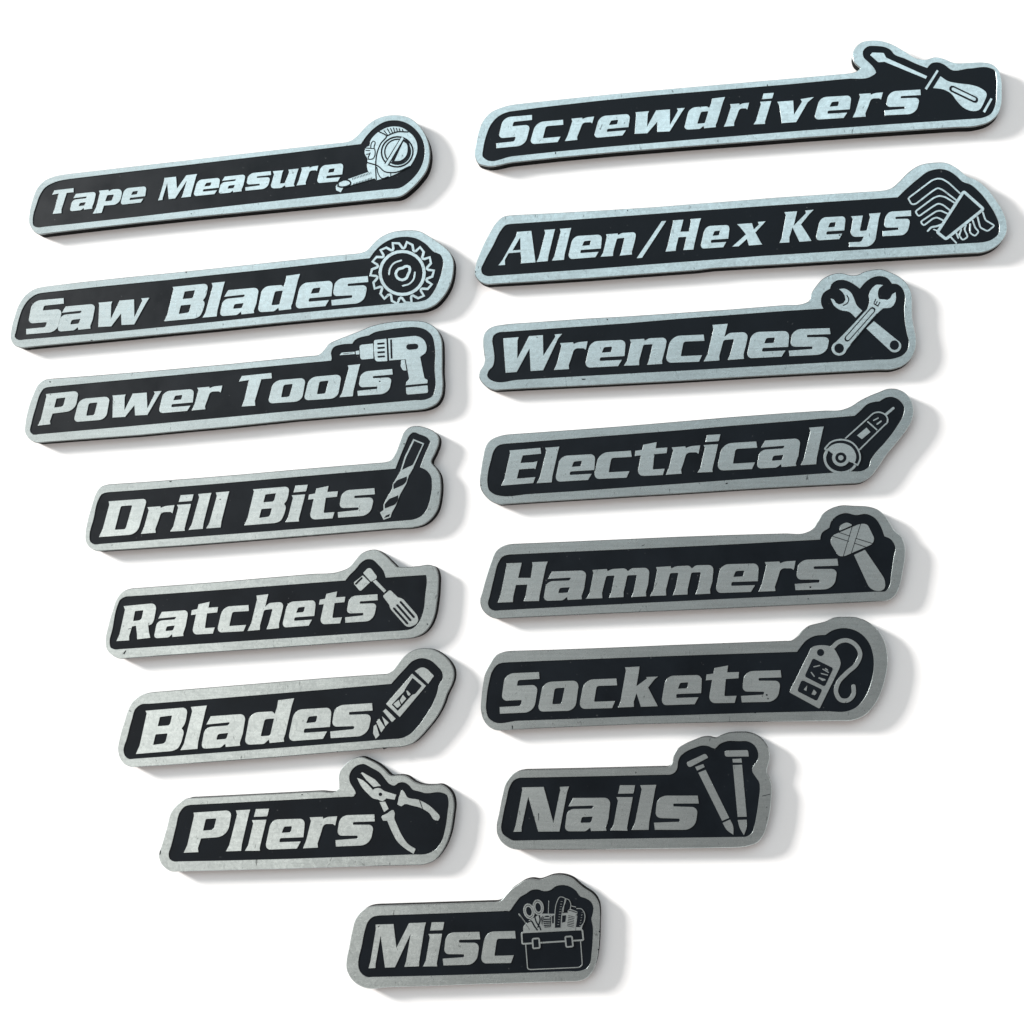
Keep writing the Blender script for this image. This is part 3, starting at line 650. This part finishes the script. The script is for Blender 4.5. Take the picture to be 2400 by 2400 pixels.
# ------------------------------------------------------------------ the signs
SIGNS = [
 ('tape', 'Tape Measure', 'leftmost long', 'a tape measure',
  'TA 120,1158 70,1125 30,1055 32,960 60,840 100,740 165,670 240,635 370,608 700,568 1100,525 1500,478 TB 0,388 400,342 780,300 930,272 975,235 1030,175 1110,110 1200,75 1310,68 1400,88 1475,145 1532,225 1566,320 1572,420 1545,525 1485,610 1425,672 1342,734 1200,755 600,818 0,877 TA 1500,1000 1000,1050 500,1116',
  'TA 110,1093 70,1075 65,1035 100,880 130,800 180,730 250,690 400,655 800,605 1300,545 TB 0,433 400,382 1005,308c 1040,255 1110,180 1200,125 1290,113 1380,135 1460,195 1510,270 1530,350 1520,440 1480,530 1410,610 1325,668 1230,678 600,742 0,803 TA 1500,940 1000,1000 500,1052',
  [('T', 'TA 240 435'), ('a', 'TA 403 635'), ('p', 'TA 607 872'), ('e', 'TA 862 1092'), ('M', 'TA 1198 1555'), ('e', 'TC 118 412'), ('a', 'TC 400 698'), ('s', 'TC 700 992'), ('u', 'TC 990 1305'), ('r', 'TC 1278 1528'), ('e', 'TC 1515 1808')]),
 ('screw', 'Screwdrivers', '', 'a flat screwdriver',
  'CA 110,918 60,900 38,850 45,760 60,690 90,610 140,550 220,510 330,485 600,453 1000,415 1500,368 CB 0,333 400,300 700,272 765,258 790,236c 745,190 735,150 752,98 800,55 870,42 950,48 1010,68 1100,118 1180,165 1240,176 1320,158 1380,172 1435,195 1560,197 1650,195 1710,208 1755,250 1775,310 1780,400 1775,490 1750,560 1690,612 1600,640 1450,650 900,682 400,722 0,752 CA 1500,785 1000,822 600,858 300,895',
  'CA 115,872 92,850 95,810 120,700 150,630 200,575 280,540 500,508 900,460 1300,425 CB 0,375 300,350 700,315 870,293 902,268 890,240 850,195 815,160 810,120 840,88 900,83 975,95 1005,112 1025,138 1100,170 1200,215 1258,236c 1285,205 1330,197 1380,215 1405,235 1420,246 1550,240 1690,235 1725,250 1738,300 1740,400 1730,500 1700,555 1650,580 1560,590 1000,625 400,668 0,702 CA 1500,740 1000,778 600,815 300,850',
  [('S', 'CA 188 437'), ('c', 'CA 428 655'), ('r', 'CA 665 870'), ('e', 'CA 872 1118'), ('w', 'CA 1152 1502'), ('d', 'CA 1500 1782'), ('r', 'CA 1772 1950'), ('i', 'CB 47 190'), ('v', 'CB 213 470'), ('e', 'CB 475 727'), ('r', 'CB 738 950'), ('s', 'CB 960 1213')]),
 ('saw', 'Saw Blades', '', 'a circular saw blade',
  'SA 155,755 90,730 55,670 60,590 90,470 125,370 180,285 260,225 380,195 700,155 1100,110 1500,75 SB 0,355 400,305 800,262 1100,235 1160,212 1200,168 1260,115 1340,78 1450,62 1550,68 1640,115 1720,170 1780,222 1810,285 1812,370 1790,470 1740,560 1670,630 1600,660 1500,672 1000,712 500,762 0,812 SA 1500,630 1000,672 500,722',
  'SA 130,683 95,655 105,610 130,500 165,400 210,330 280,275 400,250 900,195 1500,135 SB 0,408 500,345 1000,295 1180,275c 1220,220 1280,165 1360,125 1450,113 1530,125 1600,165 1670,230 1710,245 1733,290 1725,370 1700,450 1660,530 1610,585 1560,600 1450,608 1000,650 500,700 0,750 SA 1500,565 1000,610 500,650',
  [('S', 'SA 198 540'), ('a', 'SA 485 820'), ('w', 'SA 850 1315'), ('B', 'SA 1447 1842'), ('l', 'SA 1795 1999'), ('a', 'SB 52 340'), ('d', 'SB 338 655'), ('e', 'SB 622 900'), ('s', 'SB 890 1170')]),
 ('power', 'Power Tools', '', 'a power drill',
  'PA 175,765 110,730 70,670 72,590 100,450 150,310 185,240 230,200 300,183 700,155 1200,115 1700,72 PB 70,393 400,362 720,330 800,318 840,280 880,230 940,200 1030,165 1120,130 1220,88 1330,60 1450,45 1580,40 1680,52 1760,100 1805,180 1815,300 1815,450 1820,580 1808,660 1770,722 1700,760 1600,778 1200,805 600,860 70,906 PA 1500,668 1100,695 600,733',
  'PA 150,690 120,665 130,590 170,440 215,310 240,275 300,258 800,210 1400,155 PB 70,448 500,407 900,370c 905,350 898,310 920,260 980,238 1075,230c 1095,200 1140,178 1210,163c 1250,140 1350,118 1480,100 1600,95 1670,112 1730,165 1750,240 1752,450 1755,600 1735,660 1680,688 1580,695 1000,745 500,790 70,830 PA 1500,572 1000,615 500,660',
  [('P', 'PA 187 552'), ('o', 'PA 518 835'), ('w', 'PA 862 1310'), ('e', 'PA 1287 1600'), ('r', 'PA 1580 1860'), ('T', 'PB 140 412'), ('o', 'PB 385 685'), ('o', 'PB 680 980'), ('l', 'PB 968 1140'), ('s', 'PB 1115 1407')]),
 ('allen', 'Allen/Hex Keys', '', 'a fan of hex keys',
  'AA 135,665 75,640 40,590 45,530 90,400 150,280 200,200 250,155 330,140 600,128 1000,105 1400,80 1700,60 AB 55,305 400,280 800,255 1050,240 1130,222 1180,180 1240,120 1310,75 1400,57 1490,60 1550,90 1620,145 1680,170 1740,215 1800,290 1850,370 1875,440 1875,510 1840,572 1780,618 1700,642 1500,653 1200,668 800,695 400,718 0,740 AA 1700,560 1300,590 900,618 500,648',
  'AA 140,602 100,585 90,550 110,500 180,370 240,255 270,220 330,208 600,190 1200,150 1700,112 AB 55,355 400,335 1170,283c 1230,225 1300,165 1370,115 1440,100 1500,112 1550,145 1590,182 1640,200 1700,250 1760,325 1805,400 1828,470 1820,520 1780,555 1700,575 1500,587 900,622 300,660 0,680 AA 1500,508 900,550 400,585',
  [('A', 'AA 218 500'), ('l', 'AA 506 648'), ('l', 'AA 622 770'), ('e', 'AA 750 1000'), ('n', 'AA 990 1257'), ('/', 'AA 1262 1487'), ('H', 'AA 1480 1750'), ('e', 'AA 1748 1963'), ('x', 'AB 98 317'), ('K', 'AB 405 628'), ('e', 'AB 643 832'), ('y', 'AB 855 1060'), ('s', 'AB 1072 1258')]),
 ('wrench', 'Wrenches', '', 'two crossed wrenches',
  'WA 195,828 130,808 80,765 50,710 55,660 85,610 100,560 92,480 85,400 90,330 120,285 180,250 260,235 500,210 1000,180 1400,155 WB 0,370 400,335 800,305 950,292 985,275 1000,225 1040,160 1100,100 1170,70 1240,65 1300,80 1350,78 1400,55 1460,40 1540,37 1600,58 1680,100 1730,150 1760,220 1765,320 1767,400 1780,480 1795,560 1785,650 1755,710 1700,760 1620,790 1500,795 1000,820 500,848 0,877 WA 1500,768 1000,788 500,810',
  'WA 185,748 140,725 122,690 135,655 175,610 188,540 180,450 170,380 180,335 215,310 300,300 800,268 1400,220 WB 0,415 400,375 800,350 1095,333c 1080,300 1078,255 1095,215 1145,182c 1155,150 1190,122 1250,117 1310,140 1370,182c 1400,145 1450,105 1520,87 1580,105 1612,145c 1650,148 1690,180 1710,235 1705,330 1710,430 1725,520 1740,590 1730,640 1690,685 1620,710 1500,717 1000,742 400,780 0,803 WA 1500,672 900,702 400,735',
  [('W', 'WA 268 803'), ('r', 'WA 728 1033'), ('e', 'WA 1015 1375'), ('n', 'WA 1360 1747'), ('c', 'WA 1745 2091'), ('h', 'WB 190 522'), ('e', 'WB 520 835'), ('s', 'WB 833 1148')]),
 ('elec', 'Electrical', '', 'an angle grinder',
  'EA 235,783 170,760 110,710 65,640 55,570 65,480 90,330 110,250 150,200 220,165 320,145 600,125 1000,100 1400,70 EB 0,283 400,247 800,215 1100,200 1230,195 1300,170 1370,125 1440,90 1520,58 1570,38 1650,38 1710,65 1760,130 1775,200 1760,280 1720,350 1650,440 1560,550 1500,640 1450,700 1380,743 1300,752 1000,762 500,797 0,825 EA 1500,706 1000,733 600,758',
  'EA 245,703 190,690 140,650 125,580 130,500 160,370 180,300 220,250 290,232 600,212 1200,160 EB 0,347 400,322 800,280 1330,240c 1370,205 1430,150 1480,135 1520,130c 1560,105 1610,97 1670,125 1705,180 1700,225 1650,320 1560,440 1480,530 1450,580 1440,620 1400,650 1300,660 1000,680 500,715 0,752 EA 1500,622 900,660 500,690',
  [('E', 'EA 250 612'), ('l', 'EA 570 777'), ('e', 'EA 745 1100'), ('c', 'EA 1095 1432'), ('t', 'EA 1460 1755'), ('r', 'EA 1742 2053'), ('i', 'EB 145 317'), ('c', 'EB 298 595'), ('a', 'EB 595 918'), ('l', 'EB 922 1098')]),
 ('bits', 'Drill Bits', '', 'a twist drill bit',
  'BA 190,1205 120,1175 78,1110 75,1050 95,930 140,770 170,680 210,625 290,598 600,578 1100,545 1500,508 BB 155,468 600,430 1000,400 1065,380 1100,330 1150,210 1190,120 1240,80 1310,70 1400,92 1465,125 1500,175 1498,235 1470,310 1435,405 1470,445 1508,510 1520,600 1513,720 1487,830 1440,903 1360,965 1270,990 1100,1000 600,1040 155,1078 BA 1500,1115 1000,1152 600,1182',
  'BA 160,1143 120,1115 115,1070 150,920 200,730 225,690 280,672 700,645 1300,595 BB 155,535 600,498 1108,458c 1150,350 1200,230 1235,155 1265,130 1330,148 1400,180 1423,210 1410,250 1370,340 1330,445c 1390,475 1430,530 1438,600 1425,720 1395,820 1350,880 1280,915 1200,925 700,965 155,1008 BA 1500,1042 1000,1080 500,1115',
  [('D', 'BA 200 628'), ('r', 'BA 580 885'), ('i', 'BA 845 1058'), ('l', 'BA 1012 1220'), ('l', 'BA 1172 1382'), ('B', 'BA 1515 1922'), ('i', 'BB 108 315'), ('t', 'BB 317 588'), ('s', 'BB 585 922')]),
 ('ratchet', 'Ratchets', '', 'a ratchet driver',
  'RA 200,750 130,720 75,660 65,590 90,450 130,310 170,200 220,140 300,112 600,92 1100,50 1500,22 RB 348,288 600,268 680,235 740,170 800,105 870,75 940,72 1000,110 1070,175 1120,225c 1200,228 1320,218 1420,208 1465,225 1492,280 1496,400 1485,530 1460,670 1425,755 1368,822 1290,862 1200,878 800,900 348,938 RA 1500,660 1000,692 600,718',
  'RA 150,665 115,650 105,610 130,480 175,270 200,215 250,187 600,165 1200,120 RB 348,372 655,350c 690,305 750,245 800,185 850,158 900,162 950,205 1000,265 1020,325c 1200,312 1385,300c 1390,330 1378,480 1355,650 1320,730 1270,780 1200,800 800,825 348,855 RA 1500,578 1000,608 500,642',
  [('R', 'RA 165 525'), ('a', 'RA 508 812'), ('t', 'RA 840 1087'), ('c', 'RA 1083 1365'), ('h', 'RA 1352 1675'), ('e', 'RA 1672 1969'), ('t', 'RB 415 655'), ('s', 'RB 652 948')]),
 ('hammer', 'Hammers', '', 'a bound stone hammer',
  'HA 200,850 130,820 75,760 58,690 80,600 120,450 160,330 200,240 260,195 350,172 800,156 1400,128 HB 0,282 400,265 800,258 960,253 1010,228 1050,170 1090,110 1150,70 1220,48 1330,50 1440,57 1500,75 1560,125 1600,185 1630,235 1680,280 1710,350 1712,430 1695,540 1675,640 1650,705 1610,750 1560,768 1300,780 800,803 400,820 0,840 HA 1500,790 1200,802 600,830',
  'HA 190,777 145,755 130,715 145,650 190,460 225,340 260,290 320,270 700,250 1300,225 HB 0,362 400,342 1070,305c 1080,260 1140,215c 1150,175 1190,130 1260,105 1340,120 1420,112 1480,140 1530,210 1555,280c 1600,300 1637,360 1625,440 1605,580 1595,650 1570,690 1500,697 1000,720 500,745 0,770 HA 1500,708 900,738 500,760',
  [('H', 'HA 218 672'), ('a', 'HA 637 1018'), ('m', 'HA 1020 1590'), ('m', 'HA 1597 2171'), ('e', 'HB 285 605'), ('r', 'HB 605 885'), ('s', 'HB 878 1207')]),
 ('socket', 'Sockets', '', 'a socket strip with its lead',
  'KA 215,820 150,795 95,735 68,650 70,520 85,400 105,300 150,210 200,140 270,108 350,98 700,93 1200,70 1600,52 KB 0,262 400,245 850,230 890,205 930,160 980,120 1050,100 1110,85 1170,57 1260,50 1340,54 1420,82 1500,145 1550,220 1575,310 1580,400 1565,500 1530,620 1470,730 1400,798 1320,830 1200,836 800,840 400,845 0,850 KA 1500,765 1000,780 600,798',
  'KA 180,740 135,705 115,640 118,520 140,380 170,280 220,220 300,203 800,182 1400,160 KB 0,345 400,330 895,315c 920,280 970,225 1030,195 1110,187c 1160,155 1230,137 1310,145 1380,180 1440,250 1470,340 1475,430 1450,560 1400,670 1340,735 1290,758 1100,762 600,775 0,788 KA 1500,695 900,713 400,730',
  [('S', 'KA 235 597'), ('o', 'KA 587 948'), ('c', 'KA 962 1300'), ('k', 'KA 1308 1672'), ('e', 'KA 1705 2066'), ('t', 'KB 208 458'), ('s', 'KB 472 778')]),
 ('blade', 'Blades', '', 'a snap-off knife',
  'LA 200,1152 130,1130 80,1070 62,1000 75,900 120,740 160,620 200,550 270,500 380,472 800,438 1300,395 LB 309,345 600,322 880,306 930,275 980,210 1040,140 1120,90 1210,74 1290,84 1375,130 1445,200 1480,270 1482,340 1460,410 1425,480 1385,590 1325,700 1247,800 1178,878 1100,942 1020,966 900,975 600,1000 309,1028 LA 1500,1062 1000,1100 500,1136',
  'LA 165,1078 125,1045 115,1005 145,890 190,720 225,620 270,585 350,578 900,538 LB 309,452 915,398c 970,335 1040,260 1110,190 1190,165 1270,185 1330,235 1375,290 1382,340 1345,415 1330,480 1290,580 1230,680 1160,780 1090,850 1030,882 900,898 600,922 309,945 LA 1500,978 1000,1018 500,1055',
  [('B', 'LA 225 690'), ('l', 'LA 628 870'), ('a', 'LA 822 1215'), ('d', 'LA 1215 1660'), ('e', 'LA 1612 1995'), ('s', 'LB 362 747')]),
 ('plier', 'Pliers', '', 'open needle-nose pliers',
  'QA 205,785 140,750 95,690 85,630 110,550 160,380 200,240 270,160 350,118 700,103 1200,75 QB 250,367 430,352 445,335c 442,280 440,230 460,170 510,110 580,65 650,55 715,80 795,122 855,172 910,222 985,217 1055,230 1115,275 1195,304 1290,308 1368,306 1425,342 1468,400 1484,470 1474,600 1455,720 1418,835 1368,925 1300,998 1220,1028 1100,1035 600,1045 0,1065 QA 700,780',
  'QA 225,692 185,670 175,625 195,560 240,380 280,240 320,195 380,180 900,155 QB 250,430 575,412 595,385 575,340 545,290 535,230 560,170 610,130 660,118 730,150 820,205 860,255 900,300 945,315 980,290 1030,285 1080,315 1110,352 1160,365 1220,382 1370,378 1420,400 1433,450 1425,560 1405,700 1370,820 1320,890 1250,928 1100,938 600,955 0,978 QA 700,688',
  [('P', 'QA 310 740'), ('l', 'QA 693 914'), ('i', 'QA 865 1085'), ('e', 'QA 1055 1407'), ('r', 'QA 1390 1702'), ('s', 'QB 410 767')]),
 ('nail', 'Nails', '', 'two nails',
  'NA 280,972 190,940 110,870 70,780 68,690 95,560 140,330 170,220 230,135 300,88 390,70 1000,63 NB 370,416 405,385 420,315 450,250 530,195 640,147 720,118 790,115 850,128 900,104 980,78 1080,70 1180,74 1265,103 1343,172 1383,250 1390,340 1372,410 1362,470 1393,540 1413,620 1408,740 1392,880 1362,1010 1327,1108 1268,1178 1180,1213 1000,1232 500,1240 0,1245 NA 1300,970 700,977',
  'NA 260,870 190,835 135,790 118,720 130,640 180,400 215,260 260,190 330,160 900,145 NB 0,508 390,497 440,470 462,430 468,370 490,315 550,265 640,225 720,203 780,212 840,235 880,195 950,163 1080,160 1180,165 1240,205 1275,280 1270,350 1225,410 1215,460 1250,520 1285,575 1292,640 1280,760 1260,900 1235,1020 1210,1085 1170,1115 1080,1123 500,1132 0,1138 NA 1300,852 700,862',
  [('N', 'NA 258 888'), ('a', 'NA 842 1352'), ('i', 'NA 1355 1635'), ('l', 'NA 1595 1875'), ('s', 'NB 225 678')]),
 ('misc', 'Misc', '', 'an open toolbox of sewing things',
  'MA 310,1040 210,990 140,910 105,820 105,740 135,580 170,400 210,260 270,175 350,128 450,112 1000,95 MB 206,408 262,388 312,330 372,266 452,211 522,167 600,147 700,157 760,137 820,113 900,101 1000,113 1078,147 1138,202 1208,257 1286,306 1340,364 1370,432 1380,520 1377,650 1372,850 1357,1000 1328,1128 1288,1208 1230,1268 1150,1300 1000,1308 500,1322 0,1340 MA 1000,1020 600,1038',
  'MA 345,918 280,880 245,820 240,770 280,560 320,370 350,290 400,240 480,222 1200,200 MB 336,508 352,512 390,465 430,410 480,350 550,310 600,275 680,265 750,285 830,268 870,235 950,215 1040,232 1110,280 1160,345 1220,365 1280,405 1305,460 1300,540 1285,600 1300,680 1298,850 1285,1000 1270,1100 1230,1160 1170,1183 1000,1190 500,1208 0,1228 MA 1000,905',
  [('M', 'MA 355 1007'), ('i', 'MA 972 1213'), ('s', 'MA 1195 1620'), ('c', 'MA 1632 2023')]),
]
LOOK = {
 'tape': 'long black and silver sign reading Tape Measure, with a round end holding the tape emblem',
 'screw': 'longest black and silver sign, reading Screwdrivers, lying at the top right',
 'saw': 'black and silver sign reading Saw Blades with a toothed circular blade emblem',
 'power': 'black and silver sign reading Power Tools with a cordless drill emblem',
 'allen': 'long pointed black and silver sign reading Allen/Hex Keys with fanned keys emblem',
 'wrench': 'black and silver sign reading Wrenches with two crossed wrenches',
 'elec': 'black and silver sign reading Electrical with an angle grinder emblem',
 'bits': 'black and silver sign reading Drill Bits with a bit standing up through its rim',
 'ratchet': 'black and silver sign reading Ratchets with a peaked rim over the ratchet',
 'hammer': 'dull silver and black sign reading Hammers with a bound stone hammer',
 'socket': 'dull silver and black sign reading Sockets with a curled lead emblem',
 'blade': 'pale silver and black sign reading Blades with a snap-off knife, above the Pliers sign',
 'plier': 'pale silver and black sign reading Pliers with open pliers emblem',
 'nail': 'short dull silver and black sign reading Nails with two nails',
 'misc': 'shortest sign, reading Misc, alone at the bottom with a toolbox emblem',
}
NICKS = {   # chips and scratches worn into the faces
 'bits': ['BB 1180,226 1194,230 1192,238 1182,236', 'BA 835,572 860,568 856,580 842,578', 'BA 1292,730 1304,732 1302,742 1294,740'],
 'ratchet': ['RB 1394,738 1406,742 1404,752 1392,750', 'RA 225,700 250,672 256,676 236,712', 'RA 270,478 300,472 300,476 272,484'],
 'hammer': ['HB 988,658 1004,658 1002,670 990,670', 'HA 1520,190 1548,178 1550,182 1524,194', 'HB 975,748 984,748 984,756 976,756'],
 'nail': ['NB 1315,708 1396,690 1398,696 1316,714', 'NA 1638,92 1650,92 1646,114 1640,112', 'NA 536,560 545,560 548,640 542,642'],
 'socket': ['KB 575,768 588,772 582,780 570,776', 'KB 660,632 674,636 672,648 662,646', 'KB 672,660 682,664 680,674 672,672', 'KA 345,775 356,775 356,805 348,805'],
 'plier': ['QA 95,600 108,585 102,625 90,635', 'QA 1375,82 1392,84 1390,92 1378,92'],
 'misc': ['MB 1372,730 1384,735 1380,750 1370,748', 'MB 1360,935 1372,940 1370,950 1358,948', 'MA 460,345 486,332 484,340 464,358'],
 'power': ['PA 292,205 306,208 304,220 294,218', 'PB 1168,762 1178,764 1176,772 1168,770', 'PB 1292,534 1308,536 1304,546 1294,544'],
 'wrench': ['WA 976,724 1015,726 1014,734 985,736', 'WA 1205,180 1217,184 1215,196 1206,194', 'WA 568,344 582,348 580,354 570,352'],
 'blade': ['LB 835,972 875,975 870,985 845,990', 'LB 420,1008 436,1008 434,1016 424,1016', 'LA 162,638 185,642 184,648 163,644'],
 'allen': ['AA 42,566 50,566 50,576 43,576', 'AA 1190,102 1200,104 1198,112 1192,112', 'AB 788,522 800,524 798,532 790,532'],
 'elec': ['EB 355,748 372,745 372,754 358,756', 'EA 62,602 74,604 72,612 63,612'],
 'screw': ['CA 596,822 606,822 604,836 598,836', 'CB 140,352 148,350 146,362 141,362'],
 'saw': ['SA 780,682 800,682 798,690 784,690', 'SA 1640,64 1655,64 1652,76 1644,76'],
 'tape': ['TA 1495,965 1505,967 1503,975 1496,975'],
}
Z_BACK, Z_PLATE, Z_IN = HT - 3.5, HT, HT - 1.3

def xpair(s_):
    v, a, b = s_.split(); o = VIEW[v]
    return o[0] + float(a)/o[2], o[0] + float(b)/o[2]

for key, text, _, pic, outer, inner, letters in SIGNS:
    orng = smooth(parse(outer)); irng = smooth(parse(inner))
    cx = sum(p[0] for p in orng)/len(orng); cy = sum(p[1] for p in orng)/len(orng)
    ox, oy = lay(cx, cy)
    t = bpy.data.objects.new('tool_sign', None); C.objects.link(t)
    t.location = (ox, oy, 0); t.empty_display_size = 0.01
    t['label'] = LOOK[key]; t['category'] = 'sign'; t['group'] = 'tool drawer signs laid out on the white table'
    og = (ox, oy)
    bm = bmesh.new(); prism(bm, [inset(orng if area2(orng) > 0 else orng[::-1], 0.3)], 0, Z_BACK, 0.3, og); finish('magnetic_backing', bm, RUBBER, t)
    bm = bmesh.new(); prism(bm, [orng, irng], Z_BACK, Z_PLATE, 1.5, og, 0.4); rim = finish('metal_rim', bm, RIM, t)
    bm = bmesh.new(); prism(bm, [inset(irng if area2(irng) > 0 else irng[::-1], -0.2)], Z_BACK, Z_IN, 0, og); finish('black_panel', bm, INLAY, t)
    for ch, ex in letters:
        x0, x1 = xpair(ex)
        outs, holes = set_letter(key, ch, x0, x1)
        bm = bmesh.new()
        for o_ in outs:
            prism(bm, [o_] + [h for h in holes if inside(h[0], o_)], Z_IN - 0.5, Z_PLATE, 0.3, og)
        finish('letter', bm, METAL, t)
    em = EM[key]
    bm = bmesh.new(); zz = 0
    for lev, rings in em.items:
        if lev == 0:
            prism(bm, rings, Z_IN - 0.5, Z_PLATE - 0.3 - 0.05*(zz % 7), 0.2, og); zz += 1
    eo = finish('emblem', bm, METAL, t)
    for lev, nm, mt in ((1, 'engraved_line', INLAY), (2, 'metal_detail', METAL), (3, 'engraved_line', INLAY)):  # level two: metal shapes laid on the dark ones
        its = [r_ for l_, r_ in em.items if l_ == lev]
        if its:
            bm = bmesh.new()
            for j, r_ in enumerate(its): prism(bm, r_, Z_PLATE - 1.6, Z_PLATE + (0, 0.15, 0.55, 0.95)[lev] + 0.03*(j % 9), 0.0, og)
            finish(nm, bm, mt, eo)
    for d_ in NICKS.get(key, ()):
        bm = bmesh.new(); prism(bm, [rounded(parse(d_))], Z_PLATE - 0.5, Z_PLATE + 0.08, 0, og); finish('nick', bm, INLAY, rim)
